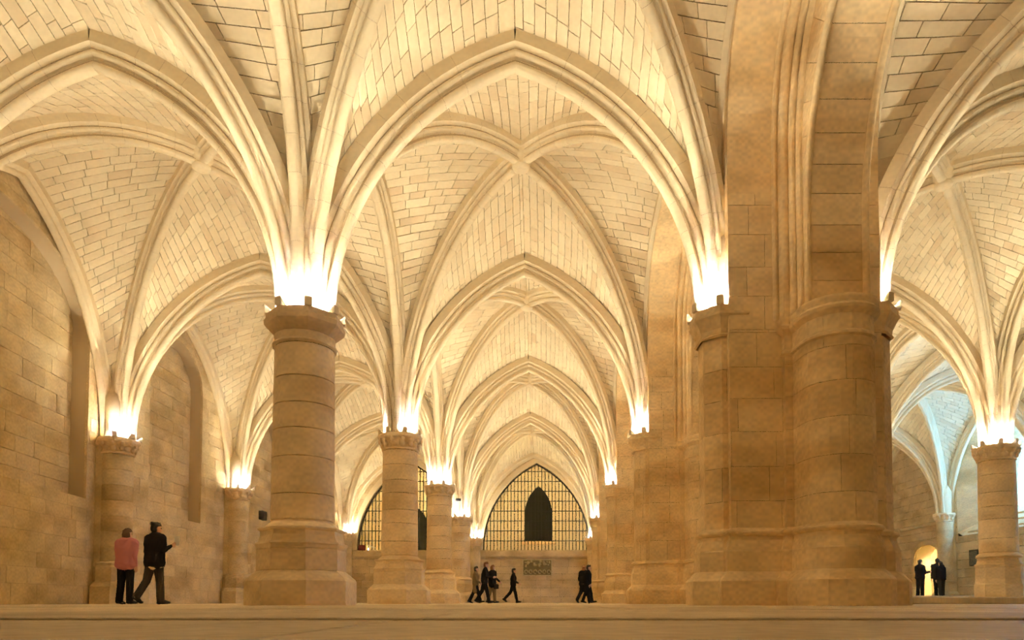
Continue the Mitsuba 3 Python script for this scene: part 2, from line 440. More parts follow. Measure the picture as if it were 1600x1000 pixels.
def tz(i): return TZ[max(i, 0)]
def bay(nv, i):
    l, rr = NAVE[nv]
    C = {(a, b): node((l, rr)[a], i + b) for a in (0, 1) for b in (0, 1)}
    key = sum(c[0] for c in C.values()) / 4
    zk = KZ[i]
    visible = i >= 0
    near = (nv, i) in (('A', 1), ('B', 0), ('B', 1), ('C', 0), ('C', 1))
    v = thing('vault', f'stone rib vault of the {NAVENAME[nv]}, bay {BAYNAME[i]}', 'vault', 'structure')
    back, stones = Bag(), []
    for a in (0, 1):
        for b in (0, 1):
            P, z0 = C[a, b]
            # web on the transverse side, then on the longitudinal side
            mid = (C[0, b][0] + C[1, b][0]) / 2
            sh = (0, .28) if i + b == 5 else (0, 0)
            for k, (m, zm, s) in enumerate(((mid, tz(i + b), sh), ((C[a, 0][0] + C[a, 1][0]) / 2, LONGZ[(l, rr)[a]], WALLSHIFT.get((l, rr)[a], (0, 0))))):
                (bv, bf), st = half_web(P, z0, m, zm, key, zk, s, STEEP.get((l, rr)[a], False) if k == 1 else False, seed=hash((ord(nv), i, a, b, k)) & 0xffff, stones=visible)
                back.add(bv, bf); stones += st
            if visible:
                half_rib(v, P, key, z0, zk, DIAG, ell=True, near=near, part='diagonal_rib')
    put_bag('web_bed', back, 'mat_mortar' if visible else 'mat_web', v, True)
    if visible:
        split_stones(stones, v, 'mat_web', 300 if i <= 2 else 60, 'web_stone')
        r = .24
        put_uv('boss', lathe([[(0, zk - .47), (.06, zk - .468), (.09, zk - .45)], [(.09, zk - .45), (.12, zk - .455), (.16, zk - .445), (.185, zk - .41), (.175, zk - .37), (.15, zk - .35)],
                              [(.15, zk - .35), (.20, zk - .30), (.22, zk - .2), (.24, zk)]], 24, center=key), 'mat_rib', v, True)

def arch(kind, Na, Nb, zm, prof, near, shift, label, cat='arch', ell=False):
    k = thing(kind, label, cat, 'structure')
    mid = (Na[0] + Nb[0]) / 2
    for P, z0 in (Na, Nb):
        half_rib(k, P, mid, z0, zm, prof, near=near, shift=shift, part='half_arch', ell=ell)

LINENAME = ['overhead near the viewer', 'springing from the nearest column', 'on the second column', 'on the third column', 'on the fourth column', 'against the back wall']
BAYS = {'A': (0, 1, 2, 3, 4), 'B': (-1, 0, 1, 2, 3, 4), 'C': (-1, 0, 1, 2, 3, 4), 'D': (1, 2, 3, 4)}
for nv, ii in BAYS.items():
    l, rr = NAVE[nv]
    for i in ii: bay(nv, i)
    for i in sorted({j for i in ii for j in (i, i + 1) if j >= 0}):
        near = (nv, i) in (('A', 1), ('B', 1), ('C', 1))
        arch('transverse_arch', node(l, i), node(rr, i), TZ[i], MAIN if i < 5 else WALLR, near, (0, .28) if i == 5 else (0, 0), f'moulded pointed arch across the {NAVENAME[nv]}, {LINENAME[i]}')
ROWNAME = {'wall': 'on the left wall', 'cols': 'between the round columns of the left row', 'pl': 'on the left flank of the big piers', 'pr': 'on the right flank of the big piers', 'far': 'between the columns of the right row', 'right': 'on the right window wall'}
for row in ROWX:
    for i in range(0, 5):
        if row in ('far', 'right') and i < 1: continue
        prof = MAIN if row in ('cols', 'far') else WALLR if row in ('wall', 'right') else STRIP
        arch('arcade_arch' if row in ('cols', 'far') else 'wall_arch', node(row, i), node(row, i + 1), LONGZ[row], prof, (row, i) in (('cols', 0), ('cols', 1)), RIBSHIFT.get(row, (0, 0)),
             f'pointed rib arch {ROWNAME[row]}, bay {BAYNAME[i]}', ell=STEEP.get(row, False))

# ------------------------------------------------------------------ floor
fl = tag(put_bag('floor', Bag().add(*box(-11.3, 20.5, -5, 10, -.3, -.02)).add(*box(-11.3, 20.5, 10, 39.5, -.3, 0)), 'mat_floor'), 'worn pale stone slab floor of the hall', 'floor', 'structure')
y, k = 0.35, 0
edges = [0.35, 1.93, 3.1, 4.3, 5.6, 6.8, 8.0, 10.0]
for a, b in zip(edges[:-1], edges[1:]):
    half = 0.86 * b + 1.0
    x = -half - rng.random()
    top = {0: -.006, 1: 0.0, 2: -.001}.get(k, rng.uniform(-.002, .001))
    while x < half:
        w = rng.uniform(1.0, 1.9) if k else rng.uniform(2.0, 3.0)
        dz = rng.uniform(-.0006, .0006)
        put_uv('slab', bevel_box(x + .004, x + w - .004, a + .005, b - .005, -.05, top + dz, .004), 'mat_floor', fl)
        x += w
    k += 1
put_bag('slab_bed', Bag().add(*box(-11.3, 20.5, .2, 10, -.02, -.015)), 'mat_mortar', fl)
st = tag(put_uv('floor_step', bevel_box(6.6, 19.6, 16.2, 38.4, 0, .17, .02), 'mat_floor'), 'low stone platform under the right-hand column', 'step', 'structure')
st2 = tag(put_uv('floor_step', bevel_box(6.9, 19.6, 20.2, 38.4, .17, .24, .015), 'mat_floor'), 'upper stone step before the right wall', 'step', 'structure')

# ------------------------------------------------------------------ walls
ZV = np.array([0, 0, 1.0])
def wall_segment(key, p0, p1, poly, stones, depth=0.6, t=.05, **kw):
    """Adds backing to the key's bag and its stones; N points to the right of p0->p1 rotated to the room side given in kw."""
def seg_frame(p0, p1, side):
    p0, p1 = np.array([*p0, 0.0]), np.array([*p1, 0.0])
    U = (p1 - p0); L = np.linalg.norm(U); U /= L
    N = np.array([U[1], -U[0], 0]) * side
    return p0, U, N, L

LW = [(-9.4, -4.5), (-9.85, 2.64), (-10.1, 9.74), (-10.8, 16.84), (-10.96, 38.5)]
back, stones = Bag(), []
recess = {2: [(10.3, 16.15, 2.53, 6.6, 8.1)], 3: [(18.9, 21.95, 2.6, 6.8, 8.05), (25.8, 29.0, 2.7, 6.6, 7.8), (33.6, 36.9, 4.1, 6.1, 6.8)]}
for s, (p0, p1) in enumerate(zip(LW[:-1], LW[1:])):
    O, U, N, L = seg_frame(p0, p1, 1)
    poly = sbox(0, 0, L, 9.4)
    for (y0, y1, zb, zs, zt) in recess.get(s, []):
        k = L / (p1[1] - p0[1])
        op = pointed((y0 - p0[1]) * k, (y1 - p0[1]) * k, zb, zs, zt)
        poly = poly.difference(op)
        rec = op.buffer(.02)
        back.add(*flat(op.buffer(.3), O, U, ZV, N, .2, -.43))
        stones += ashlar(rec, O - N * .40, U, ZV, N, .38, (.6, 1.1), seed=90 + s)
    back.add(*flat(poly, O, U, ZV, N, .5, -.012))
    if s >= 1: stones += ashlar(poly, O, U, ZV, N, .37, (.5, 1.05), seed=20 + s, t=.06)
wl = tag(put_bag('wall_left', back, 'mat_backing'), 'left wall of pale ashlar with tall blind recesses', 'wall', 'structure')
split_stones(stones, wl, 'mat_wall', 300, 'stone', 60)

# back wall with the two grilled openings
YB = 38.45
opB = pointed(-2.86, 3.27, 2.97, 3.12, 8.02)
opA = pointed(-10.05, -3.95, 2.97, 3.12, 8.08)
bw = sbox(-11.0, 0, 4.2, 9.4).difference(opA).difference(opB)
O, U, N = np.array([0, YB, 0]), np.array([1.0, 0, 0]), np.array([0, -1.0, 0])
wb = tag(put('wall_back', flat(bw.union(sbox(4.1, 0, 19.9, 9.4)), O, U, ZV, N, .7, -.012), 'mat_mortar'), 'back wall of the hall with two grilled arches', 'wall', 'structure')
split_stones(ashlar(bw.union(sbox(4.1, 0, 19.9, 9.4)), O, U, ZV, N, .42, (.7, 1.2), seed=31), wb, 'mat_wall', 200, 'stone', 60)
for (a, b) in ((-10.15, -3.75), (-3.05, 3.32)):
    put_uv('sill', loft(np.array([(a, YB + .05), (a, YB - .02), (b, YB - .02), (b, YB + .05)]), [(2.53, 0.0), (2.57, .05), (2.61, .04), (2.63, .10), (2.97, .10), (3.0, .06)]), 'mat_wall', wb)
def arch_band(op, w, y0, y1, dz=0):
    g = op.buffer(w, join_style=2).difference(op).intersection(sbox(-20, 3.02, 30, 9.4))
    return flat(g, [0, y0, 0], U, ZV, N, y1 - y0)
put_uv('archivolt', arch_band(opB, .16, YB - .10, YB + .1), 'mat_rib', wb)
put_uv('archivolt', arch_band(opA, .16, YB - .10, YB + .1), 'mat_rib', wb)
put_uv('archivolt', arch_band(opB.buffer(.16, join_style=2), .12, YB - .05, YB + .1), 'mat_rib', wb)
put_uv('archivolt', arch_band(opA.buffer(.16, join_style=2), .12, YB - .05, YB + .1), 'mat_rib', wb)

# chamber behind the grilles
ch = Bag()
for bx in ((-11.3, 4.6, 39.1, 46.5, 2.3, 2.62), (-11.3, 4.6, 39.1, 46.5, 9.1, 9.3), (-11.3, -11.0, 39.1, 46.5, 2.5, 9.2), (4.2, 4.5, 39.1, 46.5, 2.5, 9.2), (-3.65, -3.35, 39.1, 46.5, 2.5, 9.2)):
    ch.add(*box(*bx))
winB, winA = pointed(-.56, 1.29, 4.15, 6.05, 7.95), pointed(-8.9, -7.0, 3.5, 4.8, 6.5)
YC = 45.6
emb = sbox(-11.1, 2.5, 4.3, 9.2).difference(winB.buffer(.75, join_style=2)).difference(winA.buffer(.5))
ch.add(*flat(emb, [0, YC - .5, 0], U, ZV, N, .5))
ch.add(*flat(sbox(-11.1, 2.5, 4.3, 9.2).difference(winB.buffer(.35, join_style=2)).difference(winA.buffer(.25)), [0, YC - .25, 0], U, ZV, N, .3))
ch.add(*flat(sbox(-11.1, 2.5, 4.3, 9.2).difference(winB).difference(winA), [0, YC, 0], U, ZV, N, .4))
cb = tag(put_bag('wall_chamber', ch, 'mat_cream'), 'lit plain walls of the chamber behind the back grilles', 'wall', 'structure')
for c, (x0, x1) in enumerate(((-3.35, 4.2), (-11.0, -3.65))):
    for yy in (40.2, 43.6):
        hb = pointed(x0 + .1, x1 - .1, 2.6, 4.2, 8.5)
        put_uv('wall_rib', flat(hb.difference(hb.buffer(-.28)).intersection(sbox(x0, 2.9, x1, 9)), [0, yy, 0], U, ZV, N, .3), 'mat_rib', cb)
for nm, w, sill in (('arched window', winB, (-.76, 1.5, 3.93, 4.13)), ('arched doorway', winA, None)):
    wd = tag(put('window_1' if sill else 'window_2', flat(w.buffer(.03), [0, YC + .2, 0], U, ZV, N, .05), 'mat_dark_glass'), f'dark {nm} in the chamber wall behind the {"middle" if sill else "left"} grille', 'window', 'structure')
    x0, z0, x1, z1 = w.bounds
    for q in range(1, 5):
        xx = x0 + (x1 - x0) * q / 5
        top = w.intersection(LineString([(xx, z0), (xx, z1)])).bounds[3]
        put('bar', box(xx - .02, xx + .02, YC + .08, YC + .12, z0, top), 'mat_iron', wd)
    if sill: put_uv('ledge', bevel_box(sill[0], sill[1], YC - .75, YC + .1, sill[2], sill[3], .03), 'mat_pier', wd)

# ------------------------------------------------------------------ grilles
def grille(op, x0, x1, label):
    g = thing('grille', label, 'iron grille')
    yy = YB + .28
    n = int(round((x1 - x0) / .196))
    for q in range(n + 1):
        x = x0 + (x1 - x0) * q / n
        s = op.intersection(LineString([(x, 0), (x, 9)]))
        if s.is_empty: continue
        put('bar', bevel_box(x - .022, x + .022, yy - .022, yy + .022, s.bounds[1], s.bounds[3], .005), 'mat_iron', g)
    for q in range(9):
        z = 2.99 + .572 * q
        s = op.intersection(LineString([(-20, z), (20, z)]))
        if s.is_empty: continue
        put('rail', bevel_box(s.bounds[0], s.bounds[2], yy - .03, yy - .012, z - .022, z + .022, .004), 'mat_iron', g)
    put('border', flat(op.difference(op.buffer(-.06)), [0, yy - .03, 0], U, ZV, N, .06), 'mat_iron', g)
grille(opB, -2.84, 3.25, 'black iron grille filling the middle arch of the back wall')
grille(opA, -10.03, -3.97, 'black iron grille in the left arch of the back wall, behind the columns')

# ------------------------------------------------------------------ right wall, windows, door
XR = 19.65
O, U2, N2 = np.array([XR, 0, 0]), np.array([0, 1.0, 0]), np.array([-1.0, 0, 0])
wins = [pointed(18.8, 24.2, 3.08, 5.4, 8.1), pointed(25.9, 31.2, 3.08, 5.4, 8.1)]
door = pointed(32.6, 34.75, .2, 2.15, 2.9)
rw = sbox(-4.5, 0, 38.4, 9.4)
for w in wins: rw = rw.difference(w)
rw = rw.difference(door)
wr = tag(put('wall_right', flat(rw, O, U2, ZV, N2, .8, -.012), 'mat_mortar'), 'right outer wall with tall daylit window bays', 'wall', 'structure')
split_stones(ashlar(rw.intersection(sbox(16, 0, 38.4, 9.4)), O, U2, ZV, N2, .40, (.6, 1.1), seed=41), wr, 'mat_wall', 200, 'stone', 60)
put_uv('string_course', bevel_box(XR - .1, XR + .02, 31.4, 36, 3.80, 3.96, .03), 'mat_wall', wr)
put_uv('hood', flat(pointed(32.4, 34.95, 1.9, 2.2, 3.12).difference(pointed(32.57, 34.78, 1.5, 2.15, 2.93)), [XR - .06, 0, 0], U2, ZV, N2, .1), 'mat_wall', wr)
scene['mat_daylight'] = {'type': 'diffuse', 'reflectance': {'type': 'rgb', 'value': [.5, .55, .6]}}
for q, w in enumerate(wins):
    y0, z0, y1, z1 = w.bounds
    sp = Bag()
    inner = pointed(y0 + .3, y1 - 1.9, 4.2, 5.4, 7.5)
    a, b = ring_of(w), ring_of(inner)
    m = 64
    def rs(r):
        ls = LineString(np.vstack([r, r[:1]])); return np.array([ls.interpolate(t, normalized=True).coords[0] for t in np.linspace(0, 1, m, endpoint=False)])
    def start(r):
        k = np.argmin(r[:, 0] + r[:, 1]); return np.roll(r, -k, 0)
    # spoke-wise: matching points by angle around the opening's middle
    c = np.array([(y0 + y1) / 2 - .6, 5.0]); ang = np.linspace(0, 2 * math.pi, m, endpoint=False)
    def hit(poly, t):
        s = poly.intersection(LineString([c, c + 12 * np.array([math.cos(t), math.sin(t)])])); return np.array(s.coords[-1])
    ra, rb = np.array([hit(w, t) for t in ang]), np.array([hit(inner, t) for t in ang])
    va = np.c_[np.full(m, XR - .01), ra]; vb = np.c_[np.full(m, XR + 1.5), rb]
    j = np.arange(m); j2 = (j + 1) % m
    sp.add(np.vstack([va, vb]), np.stack([j, j2, j2 + m, j + m], -1), (.2, .3))
    wk = tag(put_bag(f'window_{q + 3}', sp, 'mat_wall'), 'daylit splayed window embrasure in the right wall, ' + ('nearer one' if q == 0 else 'beyond the right-hand column'), 'window', 'structure')
    for s in range(3):
        put_uv('sill_step', bevel_box(XR + .15 + .42 * s, XR + 1.5, y0 + .25 + .22 * s, y1 - .25 - .22 * s, z0 - .1 + .3 * s, z0 + .18 + .32 * s, .02), 'mat_wall', wk)
    put('pane', flat(inner, [XR + 1.48, 0, 0], U2, ZV, N2, .02), 'mat_daylight', wk, emitter={'type': 'area', 'radiance': {'type': 'rgb', 'value': [.44, 1.15, 2.0]}})
    for s in (1, 2, 3):
        yy = y0 + .3 + (y1 - y0 - 2.2) * s / 4
        top = inner.intersection(LineString([(yy, 0), (yy, 9)])).bounds[3]
        put('mullion', bevel_box(XR + 1.36, XR + 1.44, yy - .05, yy + .05, 4.2, top, .01), 'mat_wall', wk)
ps = Bag()
for bx in ((20.4, 21.9, 30.5, 30.7, 0, 3.6), (20.4, 21.9, 37.0, 37.3, 0, 3.6), (21.55, 21.8, 30.5, 37.2, 0, 3.6), (20.4, 21.9, 30.5, 37.2, 3.4, 3.6), (19.55, 21.9, 30.5, 37.2, 0, .22)):
    ps.add(*box(*bx))
tag(put_bag('wall_passage', ps, 'mat_cream'), 'cream walls of the lit passage behind the small door', 'wall', 'structure')

# wall behind the viewer
tag(put_uv('wall_front', box(-11, 20, -4.9, -4.5, 0, 9.6), 'mat_wall'), 'plain stone wall behind the viewer', 'wall', 'structure')

# ------------------------------------------------------------------ capitals, columns, lamps
OCT = np.array([(math.cos(math.radians(22.5 + 45 * k)), math.sin(math.radians(22.5 + 45 * k))) for k in range(8)])
NLAMP = {}
SIDE = {22.5: 'right rear', 67.5: 'rear right', 112.5: 'rear left', 157.5: 'left rear', 202.5: 'left front', 247.5: 'front left', 292.5: 'front right', 337.5: 'right front', -67.5: 'front', -22.5: 'right front'}
def uplights(P, z, angles, r, where, beam=False, off=()):
    for a in angles:
        k = thing('uplight', f'uplight on the {SIDE[a]} of {where}', 'lamp', group=f'uplight boxes on {where}')
        t = math.radians(a)
        m = trimesh.convex.convex_hull(np.array([(x, y, 0) for x in (-.055, .05) for y in (-.05, .05)] + [(.040, y, .125) for y in (-.046, .046)] + [(.05, y, .116) for y in (-.05, .05)] + [(-.055, y, .032) for y in (-.05, .05)]))
        v, f = np.array(m.vertices), np.array(m.faces)
        R = np.array([[math.cos(t), -math.sin(t)], [math.sin(t), math.cos(t)]])
        w = v.copy(); w[:, :2] = v[:, :2] @ R.T + np.array(P) + r * np.array([math.cos(t), math.sin(t)]); w[:, 2] += z
        put('housing', (w, f), 'mat_housing', k)
        lit = a not in off
        q = np.array([[.028, -.040, .119], [.028, .040, .119], [-.046, .040, .046], [-.046, -.040, .046]])
        q[:, :2] = q[:, :2] @ R.T + np.array(P) + r * np.array([math.cos(t), math.sin(t)]); q[:, 2] += z
        tag(put('lens', (q, np.array([[0, 1, 2], [0, 2, 3]])), 'mat_black', k, **({'emitter': {'type': 'area', 'radiance': {'type': 'rgb', 'value': LAMP.tolist()}}} if lit else {})), 'small glowing glass lens' if lit else 'small dark glass lens')
        if beam and lit:                                                     # added unseen spot at the lens, extends the glow up the ribs
            o = np.r_[np.array(P) + (r - .005) * np.array([math.cos(t), math.sin(t)]), z + .13]
            scene[k + '_beam'] = {'type': 'spot', 'cutoff_angle': 42, 'beam_width': 12, 'intensity': {'type': 'rgb', 'value': (LAMP * ADDED_BEAM).tolist()},
                                  'to_world': T().look_at(origin=o.tolist(), target=(o + [-.12 * math.cos(t), -.12 * math.sin(t), 1.0]).tolist(), up=[-math.sin(t), math.cos(t), 0])}

def leaf_ring(P, r, z, n, size, arc=None, seed=0):
    rr = random.Random(seed); b = Bag()
    s = trimesh.creation.icosphere(subdivisions=1); sv, sf = np.array(s.vertices), np.array(s.faces)
    for k in range(n):
        a = (arc[0] + (arc[1] - arc[0]) * (k + .5) / n) if arc else 2 * math.pi * (k + rr.uniform(-.2, .2)) / n
        v = sv * [size * .55, size * rr.uniform(.8, 1.1), size * rr.uniform(.8, 1.1)]
        v[:, 0] += np.maximum(v[:, 2], 0) * .5
        c, sn = math.cos(a), math.sin(a)
        b.add(np.c_[v[:, 0] * c - v[:, 1] * sn + P[0] + r * c, v[:, 0] * sn + v[:, 1] * c + P[1] + r * sn, v[:, 2] + z], sf)
    return b.mesh()

def capital(k, P, zt, r, plain_cap, arc=None, oct_r=None):
    """Moulded capital: necking, bell, abacus, its top at zt."""
    o = oct_r or r * 1.34
    if plain_cap:
        put_uv('capital', loft(OCT * o + P, [(zt - .30, -(o - r * 1.02) * 1.0), (zt - .20, -.03), (zt - .16, .0), (zt - .09, .01), (zt - .075, -.015), (zt, -.02)]), 'mat_column', k)
        put_uv('necking', lathe([[(r, zt - .47), (r + .028, zt - .45), (r + .03, zt - .42), (r, zt - .40)], [(r, zt - .40), (r * 1.02, zt - .30)]], 40, center=P), 'mat_column', k, True)
    else:
        put_uv('capital', loft(OCT * o + P, [(zt - .13, -.05), (zt - .10, -.01), (zt - .06, 0), (zt - .055, -.02), (zt, -.025)]), 'mat_column', k)
        put_uv('bell', lathe([[(r, zt - .40), (r + .03, zt - .385), (r + .03, zt - .36), (r, zt - .345)], [(r, zt - .345), (r * 1.02, zt - .25), (o - .05, zt - .13)]], 40, center=P), 'mat_column', k, True)
        put_uv('carved_leaves', leaf_ring(P, r + .03, zt - .26, 14, .075, arc, 3), 'mat_column', k, True)
        put_uv('carved_leaves', leaf_ring(P, o - .06, zt - .16, 14, .06, arc, 4), 'mat_column', k, True)

def springer(k, P, z):
    put_uv('springer', lathe([[(.30, z), (.30, z + .5), (.34, z + 1.0), (.10, z + 1.5)]], 24, center=P), 'mat_rib', k, True)

def column(P, zt, r, label, plain_cap=False, z0=0.0, lab2='', slim=1.0):
    k = thing('column', label, 'column', 'thing')
    s = r / .43
    put_uv('plinth', loft(OCT * .79 * s * slim + P, [(z0, 0), (z0 + .34, 0), (z0 + .37, -.02), (z0 + .49, -.15 * (3 * slim - 2)), (z0 + .495, -.17 * (3 * slim - 2))]), 'mat_column', k)
    put_uv('base', loft(OCT * .635 * s * (slim + 1) / 2 + P, [(z0 + .49, 0), (z0 + .775, 0), (z0 + .785, -.008), (z0 + .80, 0.0), (z0 + .835, .005), (z0 + .86, .02), (z0 + .885, .012), (z0 + .89, -.02), (z0 + .98, -.045), (z0 + 1.04, -.045),
                                              (z0 + 1.06, -.015), (z0 + 1.085, -.01), (z0 + 1.10, -.05)]), 'mat_column', k)
    put_uv('base_ring', lathe([[(r * 1.02 + .09, z0 + 1.08), (r + .085, z0 + 1.12), (r + .05, z0 + 1.15)], [(r + .05, z0 + 1.15), (r + .01, z0 + 1.18), (r, z0 + 1.22)]], 40, center=P), 'mat_column', k, True)
    z = z0 + 1.2
    top = zt - (.47 if plain_cap else .40)
    n = max(4, int((top - z) / .36)); zs = [z + (top - z) * q / n for q in range(n + 1)]
    for q in range(1, n): zs[q] += rng.uniform(-.06, .06)
    for a, b in zip(zs[:-1], zs[1:]):
        ta, tb = (1.05 - .05 * (a - z) / (top - z)) * r, (1.05 - .05 * (b - z) / (top - z)) * r
        put_uv('drum', lathe([[(ta - .05, a + .004), (ta - .004, a + .004), (ta, a + .009)], [(ta, a + .009), (tb, b - .009)], [(tb, b - .009), (tb - .004, b - .004), (tb - .05, b - .004)]], 40, center=P), 'mat_column', k, True)
    put('core', lathe([[(r - .022, z - .05), (r - .022, top + .05)]], 32, center=P), 'mat_mortar', k, True)
    capital(k, P, zt, r, plain_cap)
    springer(k, P, zt)
    uplights(P, zt, [22.5 + 45 * q for q in range(8)], .51, f'the cap of {lab2}', lab2.find('outside') < 0 and lab2.find('hidden') < 0, (247.5,) if 'second' in lab2 else ())

names = ['round column just outside the frame at the left', 'nearest round stone column with a plain octagonal capital', 'second round column of the left row with carved capital', 'third round column of the left row', 'fourth round column of the left row']
short = ['the column outside the frame', 'the nearest round column', 'the second column of the left row', 'the third column of the left row', 'the fourth column of the left row']
for i in range(5):
    P, zt = node('cols', i)
    column(P, zt, .42 if i == 1 else .43, names[i], i <= 1, 0, short[i])
for i in (1, 2, 3, 4):
    P, zt = node('far', i)
    column(P, zt, .43, ['', 'round column right of the frame', 'stout round column at the right edge, on the low platform', 'column of the right row hidden behind the big pier', 'farthest column of the right row'][i], False, 0 if i == 1 else .17 if i == 2 else .24,
           ['', 'the column right of the frame', 'the column at the right edge', 'the hidden column of the right row', 'the farthest column of the right row'][i], .74)

def respond(row, i, label, short, lamps, side):
    """Half column against a wall."""
    P, zt = node(row, i)
    P = np.array(P)
    r = .36
    k = thing('engaged_column', label, 'column', 'thing')
    put_uv('plinth', loft(OCT * .62 + P, [(0, 0), (.42, 0), (.55, -.12)]), 'mat_wall', k)
    put_uv('base', loft(OCT * .50 + P, [(.55, 0), (.9, 0), (.94, -.03), (1.0, -.02), (1.04, -.08)]), 'mat_wall', k)
    z, top = 1.02, zt - .40
    n = 7; zs = [z + (top - z) * q / n for q in range(n + 1)]
    for a, b in zip(zs[:-1], zs[1:]):
        put_uv('drum', lathe([[(r - .01, a), (r, a + .006)], [(r, a + .006), (r, b - .006)], [(r, b - .006), (r - .01, b)]], 28, center=P), 'mat_wall', k, True)
    capital(k, P, zt, r, False, oct_r=.525)
    springer(k, P, zt)
    put_uv('tail', box(*((P[0] - .5, P[0]) if side == 'l' else (P[0], P[0] + .5) if side == 'r' else (P[0] - .3, P[0] + .3)), *((P[1] - .3, P[1] + .3) if side != 'b' else (P[1], P[1] + .4)), .02, zt - .05), 'mat_wall', k)
    uplights(P, zt, lamps, .485, f'the cap of {short}', row == 'wall' and i in (2, 3, 5) or row == 'cols' and i == 5)

WN = ['near the viewer, outside the frame', 'just outside the left of the frame', 'beside the two walking women', 'behind the nearest column, further along', 'hidden behind the nearest column', 'in the far left corner by the grille']
for row, lamps, sh in (('cols', (), 'middle'), ('pl', (), 'left flank'), ('pr', (), 'right flank')):
    respond(row, -1, f'half column on the wall behind the viewer, {sh}', f'the half column behind the viewer, {sh}', lamps, 'b')
for i in range(0, 6):
    respond('wall', i, f'half column on the left wall {WN[i]}', 'the ' + ['wall shaft near the viewer', 'wall shaft left of the frame', 'wall shaft by the women', 'wall shaft left of column one', 'wall shaft behind column one', 'wall shaft at the left grille'][i], [-67.5, -22.5, 22.5, 67.5], 'l')
respond('cols', 5, 'half column on the back wall between the two grilles', 'the back wall half column', [202.5, 247.5, 292.5, 337.5], 'b')
for i in (2, 3, 4):
    respond('right', i, ['', '', 'half column on the right wall outside the frame', 'half column on the right wall before the lit window', 'half column on the right wall beside the small door'][i], '', [], 'r')

# ------------------------------------------------------------------ the big piers
def octa(cx, cy, r): return Polygon([(cx + r * 1.06 * c, cy + r * 1.06 * s) for c, s in OCT])
BODY = sbox(-.07, -.46, 2.05, .46)
_f = [(1.24 + .46 * math.cos(math.radians(a)), -.86 + .44 * math.sin(math.radians(a))) for a in range(180, 361, 18)]
RESP = Polygon([(.76, -.46), *_f, (1.72, -.46), (1.72, .46), *[(x, -y) for x, y in reversed(_f)], (.76, .46)])
STEP = Polygon([(.66, -.56), (1.80, -.56), (1.80, .56), (.66, .56)])
PLAN = BODY.union(RESP).union(STEP).union(octa(0, 0, .36)).union(octa(1.98, 0, .36)).simplify(.004)
def shift(poly, P): return shapely.affinity.translate(poly, P[0], P[1])
import shapely.affinity

